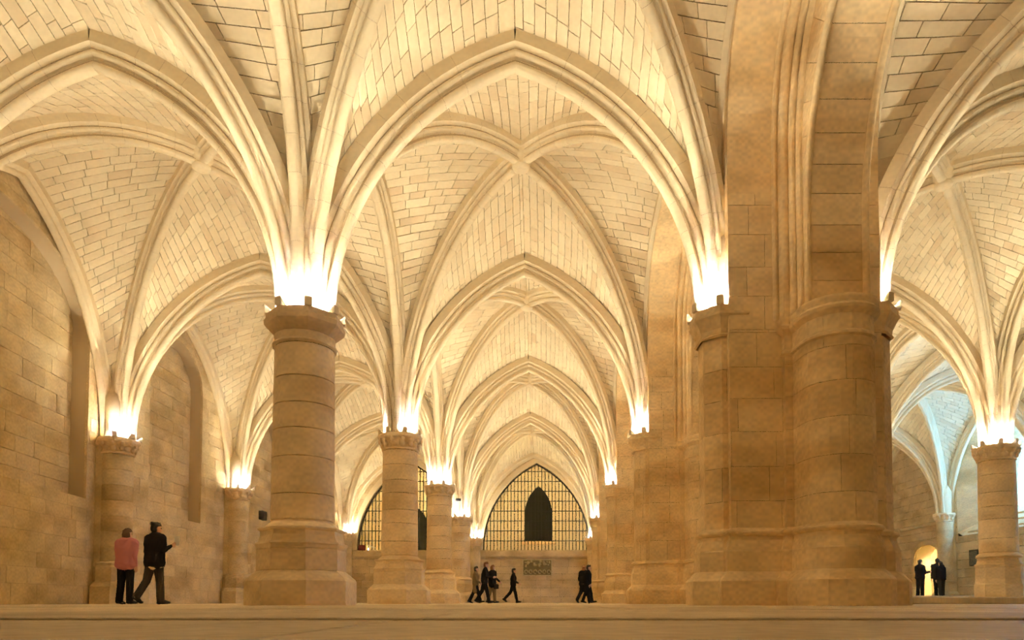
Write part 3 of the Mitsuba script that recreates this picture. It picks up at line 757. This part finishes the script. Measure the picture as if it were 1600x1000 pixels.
def pier(i, near):
    P, zt = node('pl', i)
    nm = ['massive stone pier outside the frame at the right', 'massive brown stone pier at the right with clustered shafts', 'second massive pier behind the nearest pier', 'third massive pier along the central aisle', 'fourth massive pier along the central aisle', 'last pier against the back wall'][i]
    k = thing('pier', nm, 'pier', 'thing')
    plan = shift(PLAN, P)
    if i == 5: plan = plan.intersection(sbox(-50, -50, 50, YB))
    ring = ring_of(plan)
    put_uv('plinth', loft(ring, [(0, .20), (.33, .20), (.35, .19), (.47, .08), (.475, .06)]), 'mat_pier', k)
    put_uv('base', loft(ring, [(.47, .085), (.74, .085), (.76, .075), (.80, .07), (.90, .035), (.955, .03), (.96, .05), (.985, .075), (1.01, .075), (1.035, .05), (1.04, .02), (1.07, .0)]), 'mat_pier', k)
    z = 1.05
    r = random.Random(50 + i)
    capz = zt - .40
    zr = 3.62                                                        # foot of the respond's moulded capital
    while z < 8.8:
        h = r.uniform(.36, .50)
        z1 = min(z + h, 8.9)
        if z < capz and z1 > capz - .12: z1 = capz
        cur = BODY.union(STEP if z < 3.85 else sbox(.74, -.5, 1.74, .5))
        if z < 3.84: cur = cur.union(RESP)
        if z < capz - .01: cur = cur.union(octa(0, 0, .36)).union(octa(1.98, 0, .36))
        if z < 3.84 < z1 - .05: z1 = 3.84
        cur = shift(cur, P)
        if i == 5: cur = cur.intersection(sbox(-50, -50, 50, YB))
        ringp = cur.difference(cur.buffer(-.16, join_style=2))
        cuts = []
        ph = r.random()
        for q in range(7):
            xx = P[0] - .3 + (q + ph) * .62
            cuts.append(LineString([(xx, P[1] - 2), (xx + .001, P[1] + 2)]).buffer(.003))
        cuts.append(LineString([(P[0] - 2, P[1] + r.uniform(-.2, .2)), (P[0] + 4, P[1])]).buffer(.003))
        ringp = ringp.difference(shapely.union_all(cuts))
        for g in geoms(ringp):
            v, f = extrude(g, z1 - z - .006)
            v[:, 2] += z + .003
            put_uv('stone', (v, f), 'mat_pier', k)
        z = z1
    core = BODY.union(octa(0, 0, .3)).union(octa(1.98, 0, .3)) if True else BODY
    for pl, za, zb in ((PLAN.buffer(-.012, join_style=2), 1.0, 3.7), (BODY.union(sbox(.76, -.48, 1.72, .48)).buffer(-.012, join_style=2), 3.6, 8.9)):
        pl = shift(pl, P)
        if i == 5: pl = pl.intersection(sbox(-50, -50, 50, YB))
        for g in geoms(pl):
            v, f = extrude(g, zb - za); v[:, 2] += za
            put('core', (v, f), 'mat_mortar', k)
    # moulded capital of the front and back responds, running on along the flank
    rp = shift(RESP.union(STEP), P)
    if i == 5: rp = rp.intersection(sbox(-50, -50, 50, YB))
    rr = ring_of(rp)
    put_uv('respond_capital', loft(rr, [(3.72, -.01), (3.78, .06), (3.82, .075), (3.84, .055), (3.86, .05), (3.92, .07), (3.95, .07), (3.97, .03)]), 'mat_pier', k)
    put_uv('respond_necking', loft(rr, [(3.44, .0), (3.46, .03), (3.49, .03), (3.52, .005)]), 'mat_pier', k)
    for dx, row, lamps, side in ((0, 'pl', [112.5, 157.5, 202.5, 247.5], 'left'), (1.98, 'pr', [-67.5, -22.5, 22.5, 67.5], 'right')):
        Q = P + [dx, 0]; zc = CAP[row][i]
        put_uv('capital', loft(OCT * .525 + Q, [(zc - .42, -.10), (zc - .395, -.075), (zc - .375, -.10), (zc - .30, -.095), (zc - .16, -.03), (zc - .13, -.005), (zc - .10, 0), (zc - .09, -.02), (zc, -.02)]), 'mat_pier', k)
        springer(k, Q, zc)
        if i == 5 : lamps = lamps[2:] if side == 'left' else lamps[:2]
        uplights(Q, zc, lamps, .485, f'the {side} cap of {["the pier outside the frame", "the nearest massive pier", "the second massive pier", "the third massive pier", "the fourth massive pier", "the last pier"][i]}', i > 0)
for i in range(6): pier(i, i <= 2)

# arches that join the piers: a full-width outer order and a narrower inner order of voussoirs
def super_open(y0, y1, zb, zs, z1, n):
    c, a = (y0 + y1) / 2, (y1 - y0) / 2
    th = np.linspace(0, math.pi, 41)
    u = np.sign(np.cos(th)) * np.abs(np.cos(th)) ** (2 / n); w = np.abs(np.sin(th)) ** (2 / n)
    pts = np.stack([c + a * u, zs + (z1 - zs) * w], 1)
    return Polygon([(y1, zb), *map(tuple, pts), (y0, zb)])
def sheared(v):
    v = v.copy(); v[:, 0] += pier_x(v[:, 1]); return v
def yz_slab(poly, x0, x1):
    b = Bag()
    for g in geoms(poly):
        g = g.segmentize(.4)
        vv, ff = extrude(g, x1 - x0)
        b.add(np.c_[x0 + vv[:, 2], vv[:, 0], vv[:, 1]], ff)
    v, f = b.mesh(); return sheared(v), f
def tube_sweep(pts, r, n=10):
    pts = np.asarray(pts, float)
    t = np.gradient(pts, axis=0); t /= np.linalg.norm(t, axis=1, keepdims=True)
    a = np.array([1.0, 0, 0]); b = np.cross(t, a); b /= np.linalg.norm(b, axis=1, keepdims=True)
    ang = np.arange(n) * 2 * math.pi / n
    v = pts[:, None] + r * (np.cos(ang)[None, :, None] * a + np.sin(ang)[None, :, None] * b[:, None])
    m = len(pts); i, j = np.meshgrid(np.arange(m - 1), np.arange(n), indexing='ij')
    f = np.stack([i * n + j, i * n + (j + 1) % n, (i + 1) * n + (j + 1) % n, (i + 1) * n + j], -1).reshape(-1, 4)
    v = v.reshape(-1, 3); return v, np.vstack([f[:, [0, 1, 2]], f[:, [0, 2, 3]]])
for i in range(5):
    ya, yb = LINE[i] + .46, LINE[i + 1] - .46
    k = thing('pier_arch', ['thick moulded stone arch overhead rising from the nearest pier', 'thick stone arch from the nearest pier to the second pier', 'thick stone arch from the second pier to the third', 'thick stone arch from the third pier to the fourth', 'thick stone arch from the fourth pier to the back wall'][i], 'arch', 'structure')
    outer = super_open(ya, yb, 5.5, 5.78, 8.72, 3.0)
    inner = super_open(ya + .39, yb - .39, 3.96, 5.15, 8.25, 2.0)
    wallp = sbox(ya - .02, 5.78, yb + .02, 9.0).difference(outer)
    put_uv('outer_order', yz_slab(wallp, -.07, 2.05), 'mat_pier', k)
    full = super_open(ya - .01, yb + .01, 3.96, 5.78, 8.85, 3.0)
    ring = full.difference(inner)
    c = np.array([(ya + yb) / 2, 5.15])
    cuts = [LineString([(ya - 1, z), (yb + 1, z)]).buffer(.003) for z in np.arange(4.35, 5.2, .38)]
    cuts += [LineString([c, c + 6 * np.array([math.cos(t), math.sin(t)])]).buffer(.003) for t in np.radians(np.linspace(8, 172, 22))]
    for g in geoms(ring.difference(shapely.union_all(cuts))):
        put_uv('voussoir', yz_slab(g, .88, 1.66), 'mat_pier', k)
    put('core', yz_slab(full.difference(inner.buffer(.012)), .90, 1.64), 'mat_mortar', k)
    # rolls that run up the jambs and around the arch
    for dx, inset, r, zf in ((.70, .03, .075, 3.96), (.80, .10, .055, 3.96), (.87, .20, .06, 3.96), (.58, -.01, .04, 3.96), (1.68, .20, .05, 3.96), (1.78, .05, .06, 3.96), (.88, .385, .05, 3.96), (1.66, .385, .05, 3.96)):
        if inset < .3:
            o = super_open(ya + inset, yb - inset, zf, 5.78 - .4 * inset, 8.72 - inset, 3.0)
        else:
            o = super_open(ya + inset, yb - inset, zf, 5.15, 8.25, 2.0)
        p = np.array(o.exterior.coords)[:-1]
        ls = LineString(p).segmentize(.25); p = np.array(ls.coords)
        v, f = tube_sweep(np.c_[np.full(len(p), dx), p], r)
        put_uv('moulding', (sheared(v), f), 'mat_pier', k, True)

# ------------------------------------------------------------------ relief, plaques, fittings
rx0, rx1, rz0, rz1 = -.60, 1.07, 1.55, 2.48
rl = thing('relief', 'weathered carved stone relief panel set in the back wall under the grille', 'relief')
put('panel', bevel_box(rx0, rx1, YB - .06, YB + .02, rz0, rz1, .015), 'mat_relief_gap_shade', rl)
put('frame', flat(sbox(rx0, rz0, rx1, rz1).difference(sbox(rx0 + .05, rz0 + .05, rx1 - .05, rz1 - .05)), [0, YB - .10, 0], U, ZV, N, .05), 'mat_relief', rl)
ico = trimesh.creation.icosphere(subdivisions=2); iv, jf = np.array(ico.vertices), np.array(ico.faces)
rr = random.Random(11)
def lump(cx, cz, wx, wz, d):
    v = iv * [wx, d, wz]
    v = v + np.array(ico.vertex_normals) * ((meshkit.noise(iv * 3.1 + cx * 7, 4) - .5) * .45 * min(wx, wz))[:, None]
    return v + [cx, YB - .06, cz], jf
W3, H3 = rx1 - rx0, rz1 - rz0
for q in range(3):                                                   # three leafy clumps above, a row of curling waves below
    b = Bag(); cx = rx0 + W3 * (.19 + .31 * q)
    for _ in range(9): b.add(*lump(cx + rr.uniform(-.19, .19), rz0 + H3 * rr.uniform(.55, .88), rr.uniform(.04, .08), rr.uniform(.04, .09), .08))
    put_bag('carved_clump', b, 'mat_relief', rl, True)
for q in range(6):
    cx = rx0 + W3 * (.12 + .155 * q); b = Bag()
    for a in np.linspace(0, 290, 9): b.add(*lump(cx + .085 * math.cos(math.radians(a)), rz0 + H3 * .24 + .10 * math.sin(math.radians(a)), .036, .036, .07))
    put_bag('carved_scroll', b, 'mat_relief', rl, True)
pq = thing('plaque', 'dark bronze plaque on the right wall beside the right-hand column', 'plaque')
put('panel', bevel_box(XR - .05, XR, 29.77, 30.37, 1.66, 2.38, .01), 'mat_plaque', pq)
rr = random.Random(3)
tx = Bag()
for q in range(9):
    yy = 29.83
    while yy < 30.29:
        l = rr.uniform(.03, .10); tx.add(*box(XR - .056, XR - .049, yy, min(yy + l, 30.31), 1.73 + q * .068, 1.757 + q * .068)); yy += l + .025
put('inscription', tx.mesh(), 'mat_plaque_text', pq)
# box on the left wall
yq = 26.9; xq = np.interp(yq, [16.84, 38.5], [-10.8, -10.96])
wbx = thing('wall_box', 'small dark box fixed to the left wall behind the nearest column', 'box')
put('case', bevel_box(xq, xq + .16, yq - .22, yq + .22, 3.32, 3.68, .01), 'mat_black', wbx)
put('lid', bevel_box(xq + .15, xq + .18, yq - .19, yq + .19, 3.36, 3.64, .008), 'mat_black', wbx)

def floodlight(x, y, z, label, watts, tilt=0, up=True, face=(0, 1)):
    k = thing('floodlight', label, 'lamp')
    put('head', bevel_box(x - .17, x + .17, y - .09, y + .09, z + .10, z + .22, .02), 'mat_black', k)
    put('bracket', np_join(box(x - .19, x - .17, y - .02, y + .02, z, z + .2), box(x + .17, x + .19, y - .02, y + .02, z, z + .2), box(x - .19, x + .19, y - .02, y + .02, z, z + .02)), 'mat_black', k)
    q = np.array([[x - .14, y - .07, z + .224], [x + .14, y - .07, z + .224], [x + .14, y + .07, z + .224], [x - .14, y + .07, z + .224]])
    tag(put('lens', (q, np.array([[0, 1, 2], [0, 2, 3]])), 'mat_black', k, emitter={'type': 'area', 'radiance': {'type': 'rgb', 'value': (np.array([1, .84, .40]) * watts).tolist()}}), 'small glowing glass lens')
def np_join(*ms):
    b = Bag()
    for m in ms: b.add(*m)
    return b.mesh()
floodlight(-2.35, 39.9, 2.62, 'black floodlight on the ledge at the left of the middle grille', 190)
floodlight(3.55, 40.6, 2.62, 'black floodlight behind the right edge of the middle grille', 190)
floodlight(-9.3, 41.5, 2.62, 'floodlight behind the left grille, nearer the corner', 190)
floodlight(-5.0, 41.0, 2.62, 'floodlight behind the left grille, nearer the columns', 190)
sg = thing('display_sign', 'small dark red display panel on the ledge of the left grille', 'sign')
put('panel', bevel_box(-9.93, -9.55, YB - .10, YB - .04, 2.94, 3.30, .01), 'mat_sign_red', sg)
put('foot', bevel_box(-9.84, -9.64, YB - .12, YB - .02, 2.93, 2.96, .005), 'mat_black', sg)
dl = thing('desk_lamp', 'small bright white lamp beside the red panel on the ledge', 'lamp')
put('base', lathe([[(.07, 2.93), (.07, 2.96), (.02, 2.97), (.015, 3.2)]], 16, center=(-9.38, YB - .06)), 'mat_black', dl, True)
hd = bevel_box(-.26, .26, -.05, .05, -.03, .03, .02); hv = hd[0] @ np.array([[math.cos(.35), 0, -math.sin(.35)], [0, 1, 0], [math.sin(.35), 0, math.cos(.35)]])
put('head', (hv + [-9.22, YB - .06, 3.22], hd[1]), 'mat_paper', dl)
q = np.array([[-9.40, YB - .115, 3.0], [-9.32, YB - .115, 3.0], [-9.32, YB - .115, 3.12], [-9.40, YB - .115, 3.12]])
tag(put('bulb', (q, np.array([[0, 1, 2], [0, 2, 3]])), 'mat_black', dl, emitter={'type': 'area', 'radiance': {'type': 'rgb', 'value': [.45, .48, .5]}}), 'small white glowing bulb')
sp = thing('spotlight', 'tiny black spotlight clamped to the ribs above the fourth column', 'lamp')
sP = node('cols', 4)[0]
put('head', lathe([[(.0, 4.62), (.11, 4.62), (.13, 4.66), (.13, 4.70), (.09, 4.73), (0, 4.735)]], 16, center=(sP[0] - .05, sP[1] - .62)), 'mat_black', sp, True)
put('stem', box(sP[0] - .06, sP[0] - .04, sP[1] - .62, sP[1] - .40, 4.66, 4.68), 'mat_black', sp)
pl = thing('ceiling_lamp', 'lamp hidden inside the passage behind the small door', 'lamp')
put('case', bevel_box(20.7, 21.0, 33.0, 34.6, 3.33, 3.4, .01), 'mat_housing', pl)
q = np.array([[20.72, 33.02, 3.325], [20.72, 34.58, 3.325], [20.98, 34.58, 3.325], [20.98, 33.02, 3.325]])
tag(put('lens', (q, np.array([[0, 1, 2], [0, 2, 3]])), 'mat_black', pl, emitter={'type': 'area', 'radiance': {'type': 'rgb', 'value': [120, 100, 66]}}), 'small glowing glass lens')

# ------------------------------------------------------------------ people
SPH = np.array(trimesh.creation.icosphere(subdivisions=1).vertices)
def hull(*balls):
    return m3.Manifold.hull_points(np.vstack([SPH * r + np.asarray(c, float) for c, r in balls]))
def fuse(parts, res=.02, it=10):
    m = parts[0]
    m = m3.Manifold.batch_boolean(parts, m3.OpType.Add).refine_to_length(res)
    q = m.to_mesh()
    t = trimesh.Trimesh(np.array(q.vert_properties[:, :3]), np.array(q.tri_verts), process=True)
    trimesh.smoothing.filter_taubin(t, .5, .53, it)
    return t
def rotx(a): c, s = math.cos(a), math.sin(a); return np.array([[1, 0, 0], [0, c, -s], [0, s, c]])
def roty(a): c, s = math.cos(a), math.sin(a); return np.array([[c, 0, s], [0, 1, 0], [-s, 0, c]])
def rotz(a): c, s = math.cos(a), math.sin(a); return np.array([[c, -s, 0], [s, c, 0], [0, 0, 1]])

def person(loc, H, face, label, legs, arms, top, bottom, hair, hairstyle='short', coat=0.0, female=True, head_turn=0.0, hood=False, hem=None, lean=0.03, fine=True, bag=False, paper=False, z=0.0, girth=.05):
    """legs/arms: for right and left, (swing forward, bend) in degrees / (swing, out, elbow). face: heading in degrees, 90 = away from the viewer."""
    k = thing('person', label, 'person')
    res = .018 if fine else .028
    J = {}
    hipw, shw = (.095, .175) if female else (.09, .195)
    for s, sd in ((1, 'R'), (-1, 'L')):
        sw, kn = legs[0 if s == 1 else 1]
        hip = np.array([s * hipw, 0, .92])
        A = rotx(math.radians(sw)); B = rotx(math.radians(sw - kn))
        knee = hip + A @ [0, .0, -.43]; ank = knee + B @ [0, 0, -.41]
        C = rotx(math.radians((sw - kn) * .75))
        J[sd] = [hip, knee, ank, ank + C @ [s * .02, .16, -.055], ank + C @ [0, -.05, -.05]]
        a, out, el = arms[0 if s == 1 else 1]
        sh = np.array([s * shw, -.01, 1.40])
        M = rotx(math.radians(a)) @ roty(math.radians(-s * out))
        elb = sh + M @ [0, 0, -.285]
        M2 = rotx(math.radians(el)) 
        wr = elb + rotx(math.radians(a + el)) @ roty(math.radians(-s * out * .3)) @ [0, 0, -.25]
        J['a' + sd] = [sh, elb, wr, (wr - elb) / np.linalg.norm(wr - elb)]
    zmin = min(min(J[s][3][2] - .03, J[s][4][2] - .035) for s in 'RL')
    S = H / 1.72
    R = rotz(math.radians(face - 90)) 
    def world(t):
        v = np.array(t.vertices) if not isinstance(t, np.ndarray) else t
        v = v.copy(); v[:, 1] += lean * np.clip(v[:, 2] - .9, 0, 1); v[:, 2] -= zmin
        return (v * S) @ R.T + [loc[0], loc[1], z]
    def place(name, t, mat, smooth=True): return put(name, (world(t), np.array(t.faces)), mat, k, smooth)
    hc = np.array([0, .015, 1.605])
    Rh = rotz(math.radians(head_turn))
    hp = lambda p: hc + Rh @ np.asarray(p, float)
    trunk = lambda g, lo=.90: [hull(((-.085, 0, lo + .02), .10 + g), ((.085, 0, lo + .02), .10 + g), ((-.06, 0, 1.10), .095 + g), ((.06, 0, 1.10), .095 + g)),
                               hull(((-.06, 0, 1.10), .095 + g), ((.06, 0, 1.10), .095 + g), ((-.085, 0, 1.27), .105 + g), ((.085, 0, 1.27), .105 + g), ((-shw + .03, -.01, 1.38), .06 + g), ((shw - .03, -.01, 1.38), .06 + g)),
                               hull(((-shw + .02, -.01, 1.39), .055 + g), ((shw - .02, -.01, 1.39), .055 + g), ((0, -.005, 1.47), .055 + g * .5))]
    # body: one continuous figure
    parts = trunk(0) + [hull(((0, -.005, 1.42), .06), ((0, .0, 1.52), .052)),
                        hull((hp((0, -.015, .035)), .088), (hp((0, .0, .06)), .075), (hp((0, .035, -.045)), .055), (hp((0, .05, -.085)), .035)),
                        hull((hp((0, .085, .01)), .012), (hp((0, .105, -.025)), .013), (hp((0, .08, -.03)), .018))]
    for s in (-1, 1): parts.append(hull((hp((s * .082, -.01, .01)), .012), (hp((s * .086, -.02, -.025)), .012), (hp((s * .082, -.025, .025)), .012)))
    for sd in 'RL':
        hip, knee, ank, toe, heel = J[sd]
        parts += [hull((hip, .09), (knee, .055)), hull((knee, .055), ((knee * .65 + ank * .35) + [0, -.012, 0], .055), (ank, .036)), hull((ank, .036), (toe, .026), (heel, .032))]
        sh, elb, wr, d = J['a' + sd]
        parts += [hull((sh, .052), (elb, .038)), hull((elb, .038), (wr, .026))]
        s = 1 if sd == 'R' else -1
        side = np.cross(d, [s * 1.0, 0, 0]); side /= np.linalg.norm(side) + 1e-9
        inw = np.cross(side, d)
        inw *= -s * np.sign(inw[0] * 1.0 + 1e-9) if abs(inw[0]) > 1e-6 else 1
        palm = wr + d * .085
        parts.append(hull((wr, .022), (palm + side * .028, .013), (palm - side * .030, .012), (wr + d * .04 + side * .03, .014)))
        for q, (o, l) in enumerate(((.030, .070), (.010, .080), (-.010, .074), (-.029, .058))):
            b0 = palm + side * o; b1 = b0 + d * l * .5 + inw * .008; b2 = b1 + d * l * .38 + inw * .028
            parts += [hull((b0, .0095), (b1, .009)), hull((b1, .009), (b2, .008))]
        t0 = wr + d * .03 + side * .03; t1 = t0 + d * .035 + side * .030 + inw * .008; t2 = t1 + d * .032 + side * .006 + inw * .01
        parts += [hull((t0, .013), (t1, .0105)), hull((t1, .0105), (t2, .009))]
    body = fuse(parts, min(res, .014) if fine else .02, 6)
    place('body', body, 'mat_skin')
    for s in (-1, 1):
        e = trimesh.creation.icosphere(subdivisions=1, radius=.011); e.apply_translation(hp((s * .032, .079, .015)))
        place('eye', e, 'mat_black')
    mo = trimesh.creation.icosphere(subdivisions=1, radius=.012); mo.apply_scale([1.9, .5, .5]); mo.apply_translation(hp((0, .083, -.062))); place('mouth', mo, 'mat_hair_red')
    # clothes
    g = girth
    lo = .90 - coat
    jk = trunk(g, max(.86, lo if coat < .1 else .90))
    if coat > .1:
        for sd in 'RL':
            pass
        mid = (J['R'][1] + J['L'][1]) / 2
        jk.append(hull(((-.085, 0, .95), .125), ((.085, 0, .95), .125), ((-.11, mid[1] * .5 - .02, .92 - coat), .105), ((.11, mid[1] * .5 - .02, .92 - coat), .105)))
    for sd in 'RL':
        sh, elb, wr, d = J['a' + sd]
        jk += [hull((sh, .068), (elb, .056)), hull((elb, .056), (wr - d * .01, .040))]
    if hood: jk.append(hull(((-.06, -.10, 1.45), .05), ((.06, -.10, 1.45), .05), ((0, -.12, 1.36), .045)))
    elif not female or coat > .05: jk.append(hull(((-.035, .0, 1.47), .06), ((.035, .0, 1.47), .06)))
    jt = fuse(jk, res, 10)
    wv = np.array(jt.vertices); wob = meshkit.noise(wv * [13, 13, 8] + 5, 2) - .5
    jt.vertices = wv + np.array(jt.vertex_normals) * (wob * .018)[:, None]
    place('jacket', jt, top)
    tr = [hull(((-.085, 0, .93), .108), ((.085, 0, .93), .108), ((-.08, 0, .86), .10), ((.08, 0, .86), .10))]
    for sd in 'RL':
        hip, knee, ank, toe, heel = J[sd]
        tr += [hull((hip + [0, 0, -.03], .112), (knee, .082)), hull((knee, .082), (ank + [0, 0, -.01], .078 if female else .066))]
    place('trousers', fuse(tr, res, 8), bottom)
    for sd in 'RL':
        hip, knee, ank, toe, heel = J[sd]
        place('shoe', fuse([hull((ank + [0, 0, -.02], .046), (toe, .034), (heel, .040)), hull((toe + [.015, .02, -.005], .028), (toe, .034))], res, 4), 'mat_black')
    if hem: 
        hb = fuse([hull(*[((sx * .085, 0, hz), .142) for sx in (-1, 1) for hz in (.852, .90)])], res, 3); place('shirt_hem', hb, hem)
    hr = [hull((hp((0, -.03, .05)), .094), (hp((0, .01, .075)), .078), (hp((0, -.05, -.02)), .070))]
    if hairstyle == 'bun': hr.append(hull((hp((0, -.10, .11)), .042), (hp((0, -.08, .09)), .05)))
    if hairstyle == 'bob': hr.append(hull((hp((-.05, -.05, .0)), .055), (hp((.05, -.05, .0)), .055), (hp((-.055, -.04, -.09)), .04), (hp((.055, -.04, -.09)), .04)))
    if hairstyle == 'long': hr.append(hull((hp((-.05, -.05, .0)), .055), (hp((.05, -.05, .0)), .055), (hp((-.06, -.06, -.22)), .045), (hp((.06, -.06, -.22)), .045)))
    ht = fuse(hr, .018, 3); hv = np.array(ht.vertices); ht.vertices = hv + np.array(ht.vertex_normals) * ((meshkit.noise(hv * 45, 3) - .5) * .02)[:, None]
    place('hair', ht, hair)
    if paper:
        sh, elb, wr, d = J['aR']
        pv = wr + d * .10
        b = trimesh.creation.box((.15, .003, .20)); b.apply_translation(pv + [0, .02, .07]); pk = thing('leaflet', 'folded white leaflet held by the woman in the black jacket', 'paper')
        vv = np.array(b.vertices); vv[:, 1] += 6 * (vv[:, 0] - pv[0]) ** 2
        put('sheet', (world(vv), np.array(b.faces)), 'mat_paper', pk)
    if bag:
        sh, elb, wr, d = J['aR']
        bk = thing('shoulder_bag', 'dark bag hanging at the hip of the walker in khaki trousers', 'bag')
        bg = fuse([hull(((.28, -.02, .82), .05), ((.28, .12, .82), .05), ((.28, -.02, .68), .055), ((.28, .12, .68), .055))], .03, 4)
        put('pouch', (world(bg), np.array(bg.faces)), 'mat_cloth_dark', bk, True)
    return k

person((-9.16, 15.2), 1.67, 82, 'woman in a pink hooded sweatshirt and black trousers walking by the left wall', [(3, 3), (-3, 4)], [(-4, 10, 16), (8, 14, 26)], 'mat_pink', 'mat_cloth_black', 'mat_hair_brown', 'bob', hood=True, head_turn=-8, girth=.075)
person((-8.24, 14.7), 1.76, 70, 'woman in a black jacket with hair tied up, holding a leaflet by the left wall', [(8, 4), (-13, 22)], [(4, 4, 118), (-2, 10, 30)], 'mat_cloth_black', 'mat_jeans', 'mat_hair_black', 'bun', hem='mat_white_cloth', head_turn=-14, girth=.06, paper=True, coat=.06)
person((-2.57, 30.2), 1.62, 0, 'shorter walker at the left of the group of three, partly hidden', [(18, 4), (-14, 14)], [(10, 6, 40), (0, 6, 20)], 'mat_khaki', 'mat_cloth_black', 'mat_hair_black', 'bob', coat=.35, fine=False)
person((-2.11, 29.3), 1.78, 0, 'tall man with cropped hair in black striding in the group of three', [(16, 4), (-16, 16)], [(22, 10, 62), (-6, 8, 26)], 'mat_cloth_black', 'mat_cloth_black', 'mat_hair_red', 'short', coat=.10, female=False, lean=.09, fine=False)
person((-1.83, 30.2), 1.67, 35, 'walker in a black coat and khaki trousers at the right of the group of three', [(8, 3), (-8, 10)], [(10, 8, 45), (0, 8, 30)], 'mat_cloth_black', 'mat_khaki', 'mat_hair_red', 'bob', coat=.14, female=False, fine=False, bag=True)
person((-0.97, 33.0), 1.68, 0, 'man in a dark suit walking alone toward the right', [(15, 3), (-22, 22)], [(10, 8, 50), (-8, 8, 20)], 'mat_cloth_black', 'mat_cloth_black', 'mat_hair_black', 'short', coat=.16, female=False, fine=False)
person((2.21, 29.3), 1.64, 50, 'woman with reddish hair in a long black coat walking beside the far pier', [(20, 3), (-18, 24)], [(4, 10, 12), (-10, 16, 50)], 'mat_cloth_black', 'mat_cloth_black', 'mat_hair_red', 'long', coat=.28, fine=False, girth=.085)
person((2.43, 29.9), 1.66, 0, 'dark-haired companion almost hidden behind the woman in the long black coat', [(14, 3), (-12, 10)], [(4, 6, 16), (-6, 6, 20)], 'mat_cloth_black', 'mat_cloth_black', 'mat_hair_black', 'short', female=False, fine=False)
person((17.74, 31.0), 1.72, 20, 'person in black standing at the left of the lit doorway', [(2, 2), (-2, 2)], [(20, 6, 80), (20, 6, 80)], 'mat_cloth_black', 'mat_cloth_black', 'mat_hair_black', 'short', fine=False, z=.24)
person((18.80, 31.4), 1.80, 75, 'taller person in dark clothes in front of the lit doorway, behind the hooded one', [(2, 2), (-2, 2)], [(0, 6, 12), (0, 6, 12)], 'mat_cloth_dark', 'mat_cloth_black', 'mat_hair_black', 'short', female=False, fine=False, z=.24)
person((18.47, 30.6), 1.62, 100, 'shorter person in a black jacket with a grey hood by the lit doorway', [(3, 2), (-3, 3)], [(0, 8, 12), (0, 8, 12)], 'mat_cloth_black', 'mat_jeans', 'mat_hair_black', 'short', hood=True, fine=False, z=.24)
print(len(scene), 'entries')
